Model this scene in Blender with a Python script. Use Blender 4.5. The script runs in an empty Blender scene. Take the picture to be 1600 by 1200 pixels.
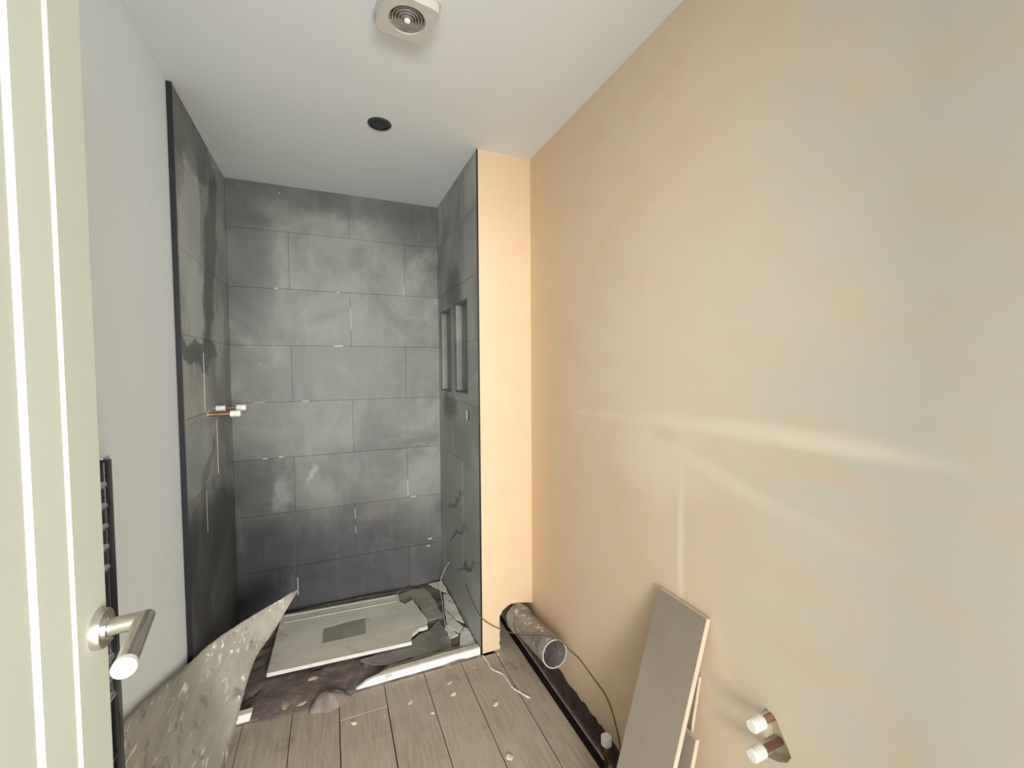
import bpy, bmesh, math, random
from mathutils import Vector, Matrix, noise
from mathutils.geometry import tessellate_polygon

# ------------------------------------------------------------------ camera, world, lights
S = bpy.context.scene
C = S.collection
random.seed(4)

cd = bpy.data.cameras.new('camera')
cam = bpy.data.objects.new('camera', cd)
C.objects.link(cam)
cd.sensor_fit = 'HORIZONTAL'; cd.sensor_width = 36.0
cd.lens = 36.0 * 666.06 / 1600.0
cd.clip_start = 0.01
R_ = Vector((0.919441, -0.393169, -0.006813)); U_ = Vector((0.022003, 0.034141, 0.999175)); F_ = Vector((0.392612, 0.918832, -0.040041))
m = Matrix((R_, U_, -F_)).transposed().to_4x4()
m.translation = Vector((0, 0, 1.3914))
cam.matrix_world = m
S.camera = cam

w = bpy.data.worlds.new('daylight'); S.world = w
w.use_nodes = True
bg = w.node_tree.nodes['Background']
bg.inputs[0].default_value = (1.0, 0.99, 0.97, 1)
bg.inputs[1].default_value = 1.9

# daylight from the window across the landing, reaching in through the doorway behind the camera
al = bpy.data.lights.new('landing_window_light', 'AREA')
al.shape = 'RECTANGLE'; al.size = 2.6; al.size_y = 1.4; al.energy = 232; al.color = (1.0, 0.975, 0.93)
alo = bpy.data.objects.new('landing_window_light', al); C.objects.link(alo)
alo.location = (0.15, -3.0, 1.55)
alo.rotation_euler = (math.radians(90), 0, 0)

vs = S.view_settings
vs.view_transform = 'Standard'; vs.look = 'None'; vs.gamma = 1.0; vs.use_curve_mapping = False
vs.exposure = 0.85

# ------------------------------------------------------------------ material helpers
def rgba(c): return (c[0], c[1], c[2], 1.0)

class NT:
    def __init__(s, name, rough=0.6, metal=0.0, spec=0.5):
        s.m = bpy.data.materials.new(name); s.m.use_nodes = True
        s.t = s.m.node_tree; s.n = s.t.nodes; s.l = s.t.links
        s.b = s.n['Principled BSDF']
        s.b.inputs['Roughness'].default_value = rough
        s.b.inputs['Metallic'].default_value = metal
        s.b.inputs['Specular IOR Level'].default_value = spec
        s._pos = None
    def new(s, t, **kw):
        x = s.n.new(t)
        for k, v in kw.items(): setattr(x, k, v)
        return x
    def set(s, sock, v):
        if isinstance(v, bpy.types.NodeSocket): s.l.new(v, sock)
        elif isinstance(v, (tuple, list)) and len(v) == 3 and sock.type == 'RGBA': sock.default_value = rgba(v)
        else: sock.default_value = v
    def pos(s):
        if s._pos is None: s._pos = s.new('ShaderNodeNewGeometry').outputs['Position']
        return s._pos
    def math(s, op, a, b=0.0, c=None, clamp=False):
        x = s.new('ShaderNodeMath', operation=op); x.use_clamp = clamp
        s.set(x.inputs[0], a); s.set(x.inputs[1], b)
        if c is not None: s.set(x.inputs[2], c)
        return x.outputs[0]
    def vmath(s, op, a, b=None):
        x = s.new('ShaderNodeVectorMath', operation=op)
        s.set(x.inputs[0], a)
        if b is not None: s.set(x.inputs[1], b)
        return x.outputs[1] if op == 'LENGTH' else x.outputs[0]
    def mapped(s, scale=(1, 1, 1), rot=(0, 0, 0), loc=(0, 0, 0)):
        x = s.new('ShaderNodeMapping'); s.l.new(s.pos(), x.inputs[0])
        x.inputs['Scale'].default_value = scale; x.inputs['Rotation'].default_value = rot; x.inputs['Location'].default_value = loc
        return x.outputs[0]
    def noise(s, scale=5, detail=4, rough=0.55, vec=None, dist=0.0, color=False):
        x = s.new('ShaderNodeTexNoise')
        s.l.new(vec if vec is not None else s.pos(), x.inputs['Vector'])
        x.inputs['Scale'].default_value = scale; x.inputs['Detail'].default_value = detail
        x.inputs['Roughness'].default_value = rough; x.inputs['Distortion'].default_value = dist
        return x.outputs['Color'] if color else x.outputs['Fac']
    def voro(s, scale, vec=None, feature='F1'):
        x = s.new('ShaderNodeTexVoronoi', feature=feature)
        s.l.new(vec if vec is not None else s.pos(), x.inputs['Vector'])
        x.inputs['Scale'].default_value = scale
        return x.outputs['Distance']
    def rng(s, v, a, b, c=0.0, d=1.0, smooth=True):
        x = s.new('ShaderNodeMapRange'); x.interpolation_type = 'SMOOTHSTEP' if smooth else 'LINEAR'
        s.set(x.inputs[0], v)
        for i, q in enumerate((a, b, c, d)): x.inputs[i + 1].default_value = q
        return x.outputs[0]
    def mix(s, f, a, b):
        x = s.new('ShaderNodeMix', data_type='RGBA')
        s.set(x.inputs[0], f); s.set(x.inputs[6], a); s.set(x.inputs[7], b)
        return x.outputs[2]
    def blob(s, c, r, soft=0.35, amp=0.05, nscale=9, rotx=0.0):
        """mask 1 inside an ellipsoidal patch with a ragged, noisy outline"""
        nz = s.noise(nscale, 4, 0.6, color=True)
        off = s.vmath('MULTIPLY', s.vmath('SUBTRACT', nz, (0.5, 0.5, 0.5)), (2 * amp,) * 3)
        v = s.vmath('SUBTRACT', s.vmath('ADD', s.pos(), off), c)
        if rotx:
            x = s.new('ShaderNodeVectorRotate', rotation_type='X_AXIS'); s.l.new(v, x.inputs['Vector']); x.inputs['Angle'].default_value = rotx; v = x.outputs[0]
        v = s.vmath('DIVIDE', v, r)
        return s.rng(s.vmath('LENGTH', v), 1 - soft, 1 + soft, 1, 0)
    def bump(s, h, dist=0.002, strength=0.5):
        x = s.new('ShaderNodeBump'); x.inputs['Distance'].default_value = dist; x.inputs['Strength'].default_value = strength
        s.set(x.inputs['Height'], h); s.l.new(x.outputs[0], s.b.inputs['Normal'])
    def base(s, c): s.set(s.b.inputs['Base Color'], c)
    def rough(s, r): s.set(s.b.inputs['Roughness'], r)

def plain(name, col, rough=0.6, metal=0.0, var=0.08, scale=12, bump=0.0, spec=0.5):
    k = NT(name, rough, metal, spec)
    n = k.noise(scale, 4)
    dark = tuple(c * (1 - var) for c in col); light = tuple(min(1, c * (1 + var)) for c in col)
    k.base(k.mix(k.rng(n, 0.3, 0.7), dark, light))
    if bump: k.bump(k.noise(scale * 6, 5), 0.002, bump)
    return k.m

def mat_paint(name, col):
    k = NT(name, 0.75)
    n = k.noise(1.6, 4)
    k.base(k.mix(k.rng(n, 0.25, 0.75), tuple(c * 0.965 for c in col), col))
    k.bump(k.noise(140, 3), 0.0008, 0.15)
    return k.m

def mat_plaster():
    k = NT('pink_plaster', 0.8, spec=0.3)
    peach = (0.73, 0.51, 0.315); mid = (0.75, 0.60, 0.43); grey_beige = (0.60, 0.565, 0.485)
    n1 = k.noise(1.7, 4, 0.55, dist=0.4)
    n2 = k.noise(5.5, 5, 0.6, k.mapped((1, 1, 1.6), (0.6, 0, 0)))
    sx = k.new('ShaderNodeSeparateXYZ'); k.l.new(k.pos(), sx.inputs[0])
    # plaster greyer towards the door, peach towards the nib; the edge follows broad noise
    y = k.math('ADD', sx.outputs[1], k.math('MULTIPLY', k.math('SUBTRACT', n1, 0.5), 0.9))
    c = k.mix(k.rng(y, 0.30, 0.95), grey_beige, mid)
    c = k.mix(k.math('MULTIPLY', k.rng(n2, 0.42, 0.72), 0.35), c, peach)
    c = k.mix(k.math('MULTIPLY', k.rng(sx.outputs[1], 1.3, 1.95), 0.45), c, peach)
    # pale trowelled streaks and two broad pale patches on the long wall
    pale = (0.88, 0.78, 0.64)
    X = 0.921
    for cc, r, rx, a in (((X, 0.74, 1.235), (0.3, 0.26, 0.020), 0.02, 0.6), ((X, 0.50, 1.226), (0.3, 0.13, 0.014), 0.0, 0.45),
                         ((X, 1.25, 1.215), (0.3, 0.35, 0.012), 0.03, 0.22), ((X, 0.924, 0.86), (0.3, 0.011, 0.2), 0.0, 0.7),
                         ((X, 0.80, 1.11), (0.3, 0.14, 0.02), -0.25, 0.32), ((X, 0.62, 1.06), (0.3, 0.16, 0.02), -0.15, 0.12),
                         ((X, 1.0, 1.45), (0.3, 0.42, 0.30), 0.4, 0.35), ((X, 1.02, 1.12), (0.3, 0.15, 0.12), 0.0, 0.4)):
        c = k.mix(k.math('MULTIPLY', k.blob(cc, r, 0.75, 0.012 if r[2] < 0.05 or r[1] < 0.05 else 0.08, 6, rx), a), c, pale)
    c = k.mix(k.math('MULTIPLY', k.blob((X, 0.99, 1.185), (0.3, 0.05, 0.02), 0.7, 0.01, 9), 0.3), c, (0.62, 0.45, 0.3))
    k.base(c)
    k.bump(k.noise(3.5, 5, 0.6), 0.01, 0.12)
    return k.m

def mat_tile(name, smear=(), g=1.15, soft=0.25):
    k = NT(name, 0.5)
    dark = (0.085, 0.089, 0.084); midc = (0.22, 0.23, 0.21); dust = (0.33, 0.345, 0.32)
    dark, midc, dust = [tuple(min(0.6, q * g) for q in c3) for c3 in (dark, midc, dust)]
    oi = k.new('ShaderNodeObjectInfo')
    n1 = k.noise(2.6, 6, 0.6, dist=0.6)
    n2 = k.noise(8, 6, 0.65, k.mapped((1, 1, 0.45)))
    c = k.mix(k.rng(n1, 0.34, 0.66), dark, midc)
    c = k.mix(k.math('MULTIPLY', k.rng(n2, 0.5, 0.8), 0.35), c, dust)
    c = k.mix(k.math('MULTIPLY', oi.outputs['Random'], 0.18), c, dust)
    for cc, r, col, a, rx in smear:  # smears, plus some shade put into the tile colour
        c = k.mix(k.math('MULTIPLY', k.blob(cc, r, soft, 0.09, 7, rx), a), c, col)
    # white adhesive specks
    v = k.voro(14)
    sp = k.math('MULTIPLY', k.rng(v, 0.03, 0.06, 1, 0), k.rng(k.noise(4, 2), 0.62, 0.66))
    c = k.mix(sp, c, (0.55, 0.56, 0.53))
    fine = k.noise(16, 6, 0.7, k.mapped((1, 1, 0.25)))
    c = k.mix(k.math('MULTIPLY', k.rng(fine, 0.52, 0.75), 0.12), c, dust)
    k.base(c)
    k.rough(k.rng(n1, 0.3, 0.7, 0.42, 0.62))
    k.bump(k.noise(60, 4), 0.001, 0.2)
    return k.m

def mat_wood():
    k = NT('dusty_floorboard', 0.7)
    oi = k.new('ShaderNodeObjectInfo')
    g = k.noise(14, 6, 0.6, k.mapped((6, 0.5, 1)), 0.6)
    n = k.noise(3.2, 5, 0.6)
    c = k.mix(k.rng(g, 0.3, 0.7), (0.31, 0.25, 0.19), (0.43, 0.365, 0.29))
    c = k.mix(k.math('MULTIPLY', oi.outputs['Random'], 0.4), c, (0.47, 0.39, 0.30))
    c = k.mix(k.math('MULTIPLY', k.rng(n, 0.42, 0.68), 0.65), c, (0.45, 0.39, 0.32))
    c = k.mix(k.math('MULTIPLY', k.rng(k.noise(7, 4), 0.58, 0.72), 0.5), c, (0.17, 0.125, 0.09))
    # white plaster dust specks
    c = k.mix(k.math('MULTIPLY', k.rng(k.noise(38, 3, 0.5), 0.70, 0.76), 0.7), c, (0.66, 0.58, 0.48))
    k.base(c); k.bump(g, 0.002, 0.25)
    return k.m

def mat_dirty(name, cols, scale=5, rough=0.85, splat=None, bump=0.5, vscale=18, stretch=(1, 1, 1), spl_gate=(0.52, 0.6), bscale=40, r_splat=(0.58, 0.66)):
    k = NT(name, rough)
    n = k.noise(scale, 6, 0.62, k.mapped(stretch), 0.4)
    c = k.mix(k.rng(n, 0.3, 0.7), cols[0], cols[1])
    if len(cols) > 2: c = k.mix(k.rng(k.noise(scale * 2.3, 5, 0.6), 0.55, 0.7), c, cols[2])
    if splat:
        v = k.noise(vscale, 3, 0.55, k.mapped(stretch), 0.7)
        c = k.mix(k.math('MULTIPLY', k.rng(v, r_splat[0], r_splat[1]), k.rng(k.noise(scale * 0.8, 3), spl_gate[0], spl_gate[1])), c, splat)
    k.base(c); k.bump(k.noise(bscale, 5, 0.65), 0.004, bump)
    return k.m

# ------------------------------------------------------------------ mesh helpers
def link(name, bm, mat, parent=None, smooth=False, loc=None):
    me = bpy.data.meshes.new(name)
    bmesh.ops.recalc_face_normals(bm, faces=bm.faces)
    bm.to_mesh(me); bm.free()
    if smooth:
        for p in me.polygons: p.use_smooth = True
    if mat: me.materials.append(mat)
    o = bpy.data.objects.new(name, me); C.objects.link(o)
    if loc is not None: o.location = loc
    if parent: o.parent = parent
    return o

def tag(o, label, cat=None, group=None, kind=None):
    o['label'] = label
    if cat: o['category'] = cat
    if group: o['group'] = group
    if kind: o['kind'] = kind
    return o

def empty(name, loc=(0, 0, 0)):
    o = bpy.data.objects.new(name, None); C.objects.link(o); o.location = loc; o.empty_display_size = 0.05
    return o

def box(bm, x0, x1, y0, y1, z0, z1, bev=0.0):
    r = bmesh.ops.create_cube(bm, size=1.0)
    for v in r['verts']:
        v.co = Vector(((x0 + x1) / 2 + v.co.x * (x1 - x0), (y0 + y1) / 2 + v.co.y * (y1 - y0), (z0 + z1) / 2 + v.co.z * (z1 - z0)))
    if bev:
        es = {e for v in r['verts'] for e in v.link_edges}
        bmesh.ops.bevel(bm, geom=list(es), offset=bev, segments=2, profile=0.5, affect='EDGES')

def boxbm(*a, bev=0.0):
    bm = bmesh.new(); box(bm, *a, bev=bev); return bm

def prism(loops, a0, a1, to3):
    """solid from 2D loops (outer first, then holes) between depths a0 and a1; to3(u,v,a)->xyz"""
    bm = bmesh.new()
    flat = [p for L in loops for p in L]
    tris = tessellate_polygon([[Vector((p[0], p[1], 0)) for p in L] for L in loops])
    V0 = [bm.verts.new(to3(p[0], p[1], a0)) for p in flat]
    V1 = [bm.verts.new(to3(p[0], p[1], a1)) for p in flat]
    for t in tris:
        for V in (V0, V1):
            try: bm.faces.new([V[i] for i in t])
            except ValueError: pass
    i = 0
    for L in loops:
        n = len(L)
        for j in range(n):
            a, b = i + j, i + (j + 1) % n
            try: bm.faces.new((V0[a], V0[b], V1[b], V1[a]))
            except ValueError: pass
        i += n
    return bm

def ragged(pts, step=0.02, amp=0.004, seed=0, keep=()):
    """subdivide an outline and shake it so that it reads as torn"""
    out = []; n = len(pts); rnd = random.Random(seed)
    for i in range(n):
        a = Vector(pts[i]); b = Vector(pts[(i + 1) % n]); out.append(tuple(a))
        if i in keep: continue
        k = int((b - a).length / step)
        d = (b - a); nr = Vector((-d.y, d.x)).normalized() if d.length else Vector((0, 0))
        for j in range(1, k):
            out.append(tuple(a + d * (j / k) + nr * rnd.uniform(-amp, amp)))
    return out

XY = lambda u, v, a: (u, v, a)
XZ = lambda u, v, a: (u, a, v)
YZ = lambda u, v, a: (a, u, v)

def gridsolid(us, vsn, mask, a0, a1, to3):
    """rectilinear solid: cells (i,j) with mask(uc,vc) True"""
    bm = bmesh.new(); cache = {}
    def V(i, j, k):
        if (i, j, k) not in cache: cache[(i, j, k)] = bm.verts.new(to3(us[i], vsn[j], (a0, a1)[k]))
        return cache[(i, j, k)]
    on = lambda i, j: 0 <= i < len(us) - 1 and 0 <= j < len(vsn) - 1 and mask((us[i] + us[i + 1]) / 2, (vsn[j] + vsn[j + 1]) / 2)
    for i in range(len(us) - 1):
        for j in range(len(vsn) - 1):
            if not on(i, j): continue
            for k in (0, 1): bm.faces.new((V(i, j, k), V(i + 1, j, k), V(i + 1, j + 1, k), V(i, j + 1, k)))
            for di, dj, a, b in ((-1, 0, (i, j), (i, j + 1)), (1, 0, (i + 1, j), (i + 1, j + 1)), (0, -1, (i, j), (i + 1, j)), (0, 1, (i, j + 1), (i + 1, j + 1))):
                if not on(i + di, j + dj): bm.faces.new((V(*a, 0), V(*b, 0), V(*b, 1), V(*a, 1)))
    return bm

def catmull(P, n=8):
    P = [Vector(p) for p in P]; out = []
    for i in range(len(P) - 1):
        a = P[max(i - 1, 0)]; b = P[i]; c = P[i + 1]; d = P[min(i + 2, len(P) - 1)]
        for j in range(n):
            t = j / n
            out.append(0.5 * ((2 * b) + (c - a) * t + (2 * a - 5 * b + 4 * c - d) * t * t + (3 * b - a - 3 * c + d) * t ** 3))
    out.append(P[-1]); return out

def tube(bm, P, r, seg=12, caps=True, r2=None):
    P = [Vector(p) for p in P]; rings = []
    up = None
    for i, p in enumerate(P):
        t = (P[min(i + 1, len(P) - 1)] - P[max(i - 1, 0)]).normalized()
        if up is None:
            up = Vector((0, 0, 1)) if abs(t.z) < 0.9 else Vector((1, 0, 0))
        n = (up - t * up.dot(t)).normalized(); up = n; b = t.cross(n)
        rr = r if r2 is None else r + (r2 - r) * i / (len(P) - 1)
        rings.append([bm.verts.new(p + (n * math.cos(q) + b * math.sin(q)) * rr) for q in [2 * math.pi * s / seg for s in range(seg)]])
    for a, b in zip(rings, rings[1:]):
        for s in range(seg): bm.faces.new((a[s], a[(s + 1) % seg], b[(s + 1) % seg], b[s]))
    if caps:
        bm.faces.new(rings[0]); bm.faces.new(list(reversed(rings[-1])))

def lathe(bm, prof, org, axis, seg=32):
    """revolve profile [(r,h)] about axis through org"""
    axis = Vector(axis).normalized(); org = Vector(org)
    n = axis.orthogonal().normalized(); b = axis.cross(n); rings = []
    for r, h in prof:
        if r < 1e-6: rings.append([bm.verts.new(org + axis * h)])
        else: rings.append([bm.verts.new(org + axis * h + (n * math.cos(q) + b * math.sin(q)) * r) for q in [2 * math.pi * s / seg for s in range(seg)]])
    for A, B in zip(rings, rings[1:]):
        for s in range(seg):
            f = [A[s % len(A)], A[(s + 1) % len(A)], B[(s + 1) % len(B)], B[s % len(B)]]
            u = []
            for v in f:
                if v not in u: u.append(v)
            if len(u) > 2: bm.faces.new(u)

def autosmooth(o, ang=40):
    me = o.data
    for p in me.polygons: p.use_smooth = True
    bm = bmesh.new(); bm.from_mesh(me)
    for e in bm.edges:
        if len(e.link_faces) == 2 and e.calc_face_angle(0) > math.radians(ang): e.smooth = False
    bm.to_mesh(me); bm.free()
    return o

# ------------------------------------------------------------------ materials
white_wall = mat_paint('white_wall_paint', (0.83, 0.895, 0.925))
ceil_mat = mat_paint('ceiling_paint', (0.81, 0.85, 0.865))
plaster = mat_plaster()
lite = (0.50, 0.53, 0.51); dk = (0.06, 0.062, 0.07)
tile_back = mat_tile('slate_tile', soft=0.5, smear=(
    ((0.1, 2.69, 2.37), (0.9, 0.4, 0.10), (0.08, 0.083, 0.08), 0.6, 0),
    ((0.05, 2.69, 0.20), (0.75, 0.4, 0.36), (0.040, 0.038, 0.050), 0.75, 0),  # darker towards the foot of the wall
    ((-0.5, 2.69, 0.25), (0.40, 0.4, 0.75), (0.018, 0.018, 0.026), 0.7, 0),  # shade of the low left corner, put into the tile colour
    ((-0.42, 2.69, 2.05), (0.14, 0.3, 0.35), (0.055, 0.06, 0.066), 0.6, 0),
    ((0.56, 2.69, 2.27), (0.24, 0.3, 0.15), (0.065, 0.072, 0.068), 0.7, 0),
    ((0.02, 2.69, 1.60), (0.22, 0.3, 0.07), (0.24, 0.25, 0.235), 0.55, 0),
    ((0.2, 2.69, 1.4), (0.45, 0.3, 0.16), (0.175, 0.185, 0.175), 0.45, 0),
    ((-0.25, 2.69, 0.68), (0.045, 0.3, 0.08), (0.26, 0.28, 0.27), 0.6, 0),
    ((-0.12, 2.69, 0.78), (0.014, 0.3, 0.06), (0.4, 0.42, 0.4), 0.6, 0),
    ((0.25, 2.69, 0.52), (0.08, 0.3, 0.06), (0.16, 0.155, 0.135), 0.5, 0)))
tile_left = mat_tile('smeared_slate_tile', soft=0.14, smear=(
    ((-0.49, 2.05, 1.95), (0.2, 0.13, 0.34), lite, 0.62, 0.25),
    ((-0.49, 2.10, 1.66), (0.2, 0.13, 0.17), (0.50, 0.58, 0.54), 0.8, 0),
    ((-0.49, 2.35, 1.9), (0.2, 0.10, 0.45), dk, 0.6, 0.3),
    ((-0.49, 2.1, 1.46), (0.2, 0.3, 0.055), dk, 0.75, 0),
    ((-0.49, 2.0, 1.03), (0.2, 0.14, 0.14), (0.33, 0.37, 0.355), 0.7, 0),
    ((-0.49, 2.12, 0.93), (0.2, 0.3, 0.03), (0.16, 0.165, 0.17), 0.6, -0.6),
    ((-0.49, 2.2, 0.25), (0.2, 0.8, 0.62), (0.016, 0.016, 0.021), 0.8, 0),  # shade low in the alcove, painted into the tiles
    ((-0.49, 2.0, 2.30), (0.2, 0.5, 0.12), dk, 0.5, 0)), g=2.0)  # left tiles lightened in colour to offset weak light on this wall
tile_nib = mat_tile('dusty_lightened_tile', soft=0.55, smear=(
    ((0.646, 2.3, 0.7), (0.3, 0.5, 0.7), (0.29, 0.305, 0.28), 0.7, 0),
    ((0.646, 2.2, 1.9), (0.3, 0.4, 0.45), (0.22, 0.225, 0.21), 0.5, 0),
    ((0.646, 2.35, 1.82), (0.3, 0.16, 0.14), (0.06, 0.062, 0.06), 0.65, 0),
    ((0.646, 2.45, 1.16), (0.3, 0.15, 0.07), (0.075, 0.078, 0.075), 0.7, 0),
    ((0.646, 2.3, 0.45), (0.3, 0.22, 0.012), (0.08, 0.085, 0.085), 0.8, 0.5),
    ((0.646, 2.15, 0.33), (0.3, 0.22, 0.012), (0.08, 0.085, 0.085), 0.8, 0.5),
    ((0.646, 2.35, 0.62), (0.3, 0.2, 0.012), (0.09, 0.095, 0.095), 0.7, 0.6)), g=2.25)  # nib tiles lightened in colour because little light reaches this face
grout = plain('dark_grout', (0.05, 0.052, 0.052), 0.9)
black_trim = plain('black_edge_trim', (0.012, 0.013, 0.018), 0.4)
wood = mat_wood()
void_mat = plain('underfloor_dark', (0.03, 0.022, 0.02), 0.95)
door_paint = mat_paint('cream_door_paint', (0.53, 0.555, 0.47))
nickel = plain('satin_nickel', (0.66, 0.63, 0.57), 0.3, 1.0, 0.04)
chrome = plain('polished_chrome', (0.75, 0.76, 0.78), 0.12, 1.0, 0.02)
blk_chrome = plain('black_gloss_metal', (0.012, 0.012, 0.016), 0.22, 0.0, 0.05)
copper = plain('dull_copper', (0.36, 0.215, 0.13), 0.42, 0.7, 0.2, 30)
cap_white = plain('white_plastic', (0.86, 0.85, 0.82), 0.35, 0, 0.02)
fan_white = plain('fan_plastic', (0.62, 0.60, 0.56), 0.35, 0, 0.03)
fan_grey = plain('fan_grille_dusty', (0.36, 0.34, 0.30), 0.4, 0.2, 0.15, 30)
fan_dark = plain('fan_duct_dark', (0.03, 0.03, 0.028), 0.6)
lamp_dark = plain('smoked_lens', (0.014, 0.014, 0.016), 0.25)
lamp_rim = plain('graphite_rim', (0.045, 0.045, 0.048), 0.3, 0.3)

# ------------------------------------------------------------------ room shell
XL, XT, XR, XW = -0.505, -0.49, 0.646, 0.921
YB, YN, YL, H = 2.6965, 1.913, 1.8785, 2.4
YF = -0.40

o = link('ceiling', boxbm(XL - 0.1, XW + 0.1, YF, YB + 0.12, H, H + 0.1), ceil_mat)
tag(o, 'plain off-white painted ceiling with extractor fan and black spotlight', 'ceiling', kind='structure')
o = link('wall_left', boxbm(XL - 0.1, XL, YF, YB + 0.12, -0.12, H), white_wall)
tag(o, 'smooth white painted wall behind the black towel radiator', 'wall', kind='structure')

# right wall: plaster skin with the chased hole round the two tap pipes
hole = [(0.657, 0.588), (0.632, 0.579), (0.614, 0.551), (0.598, 0.523), (0.606, 0.505), (0.625, 0.490), (0.652, 0.478), (0.664, 0.49),
        (0.655, 0.52), (0.660, 0.545), (0.668, 0.565)]
yc, zc = 0.64, 0.535
hole = [(yc + (a - yc) * 1.05, zc + (b - zc) * 1.05) for a, b in hole]
outer = ragged([(YF, 0.018), (1.25, 0.022), (1.93, 0.03)], 0.02, 0.006, 12, keep=(2,)) + [(YB + 0.12, 0.03), (YB + 0.12, H), (YF, H)]
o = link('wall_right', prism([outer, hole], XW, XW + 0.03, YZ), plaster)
tag(o, 'long bare pink plaster wall with pale trowel streaks', 'wall', kind='structure')
patch_mat = plain('pale_filler', (0.62, 0.56, 0.48), 0.9, 0, 0.15, 20, 0.5)
link('backing_board', boxbm(XW + 0.03, XW + 0.08, YF, YB + 0.12, 0.06, H), patch_mat, o)
link('masonry_base', boxbm(XW + 0.012, XW + 0.08, YF, YB + 0.12, -0.12, 0.06), plain('bare_brown_masonry', (0.11, 0.075, 0.06), 0.95, 0, 0.3, 18, 0.8, 0.1), o)

# ---- back wall of the shower and its tiles
o = link('wall_back', boxbm(XL, XW, YB + 0.010, YB + 0.12, -0.12, H), grout)
tag(o, 'back wall of the shower alcove clad in large slate-grey tiles', 'wall', kind='structure')
wall_back = o
ZR = [2.4, 2.1475, 1.833, 1.5185, 1.204, 0.8895, 0.575, 0.2605, 0.0]
G = 0.0008

def tile_mesh(u0, u1, v0, v1, a0, a1, to3, holes=()):
    us = sorted({u0, u1} | {x for h in holes for x in (h[0], h[1]) if u0 < x < u1})
    vv = sorted({v0, v1} | {x for h in holes for x in (h[2], h[3]) if v0 < x < v1})
    mask = lambda u, v: not any(h[0] < u < h[1] and h[2] < v < h[3] for h in holes)
    if not any(mask((us[i] + us[i + 1]) / 2, (vv[j] + vv[j + 1]) / 2) for i in range(len(us) - 1) for j in range(len(vv) - 1)): return None
    return gridsolid(us, vv, mask, a0, a1, to3)

def tiling(parent, u0, u1, joints, a_face, a_back, to3, mat, holes=(), seed=1):
    rnd = random.Random(seed)
    for r in range(len(ZR) - 1):
        cuts = [u0] + [j for j in joints[r % len(joints)] if u0 < j < u1] + [u1]
        for a, b in zip(cuts, cuts[1:]):
            d = rnd.uniform(-0.0005, 0.0005)
            bm = tile_mesh(a + G, b - G, ZR[r + 1] + G, ZR[r] - G, a_face + d, a_back, to3, holes)
            if bm: link('tile', bm, mat, parent)

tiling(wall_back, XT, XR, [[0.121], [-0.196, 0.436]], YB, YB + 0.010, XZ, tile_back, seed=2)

dab_mat = plain('white_adhesive', (0.62, 0.61, 0.57), 0.8)
for (x, z, w_, h_) in ((-0.262, 1.834, 0.02, 0.006), (0.055, 1.832, 0.014, 0.006), (0.432, 1.86, 0.004, 0.06), (-0.13, 1.204, 0.035, 0.004), (-0.36, 1.206, 0.05, 0.003), (0.05, 1.52, 0.05, 0.006),
                       (-0.34, 0.892, 0.022, 0.005), (-0.262, 0.894, 0.02, 0.006), (0.122, 0.52, 0.003, 0.06), (0.123, 0.42, 0.003, 0.04), (0.436, 0.64, 0.004, 0.10), (0.47, 0.577, 0.03, 0.006), (0.57, 0.29, 0.025, 0.008),
                       (0.56, 0.245, 0.018, 0.008), (-0.195, 0.14, 0.004, 0.10), (0.121, 1.68, 0.003, 0.12)):
    link('adhesive_dab', boxbm(x - w_ / 2, x + w_ / 2, YB - 0.0015, YB + 0.004, z - h_ / 2, z + h_ / 2, bev=0.0005), dab_mat, wall_back)

# ---- left side of the alcove
o = link('wall_alcove_left', boxbm(XL, XT - 0.009, YL + 0.004, YB + 0.01, -0.12, H), grout)
tag(o, 'left side wall of the shower alcove with smeared dark tiles', 'wall', kind='structure')
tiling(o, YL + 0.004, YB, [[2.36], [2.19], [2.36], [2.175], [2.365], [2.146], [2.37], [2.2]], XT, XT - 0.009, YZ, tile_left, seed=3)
for (y, z0, z1) in ((2.175, 1.21, 1.46), (2.365, 0.90, 1.15), (2.146, 0.70, 0.88)):
    link('adhesive_line', boxbm(XT - 0.004, XT + 0.0012, y - 0.0015, y + 0.0015, z0, z1), dab_mat, o)
o = link('trim_1', boxbm(XL + 0.0005, XT + 0.003, YL - 0.002, YL + 0.0035, 0, H - 0.002, bev=0.001), black_trim)
tag(o, 'black tile edge trim beside the white wall', 'trim', kind='structure')

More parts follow.
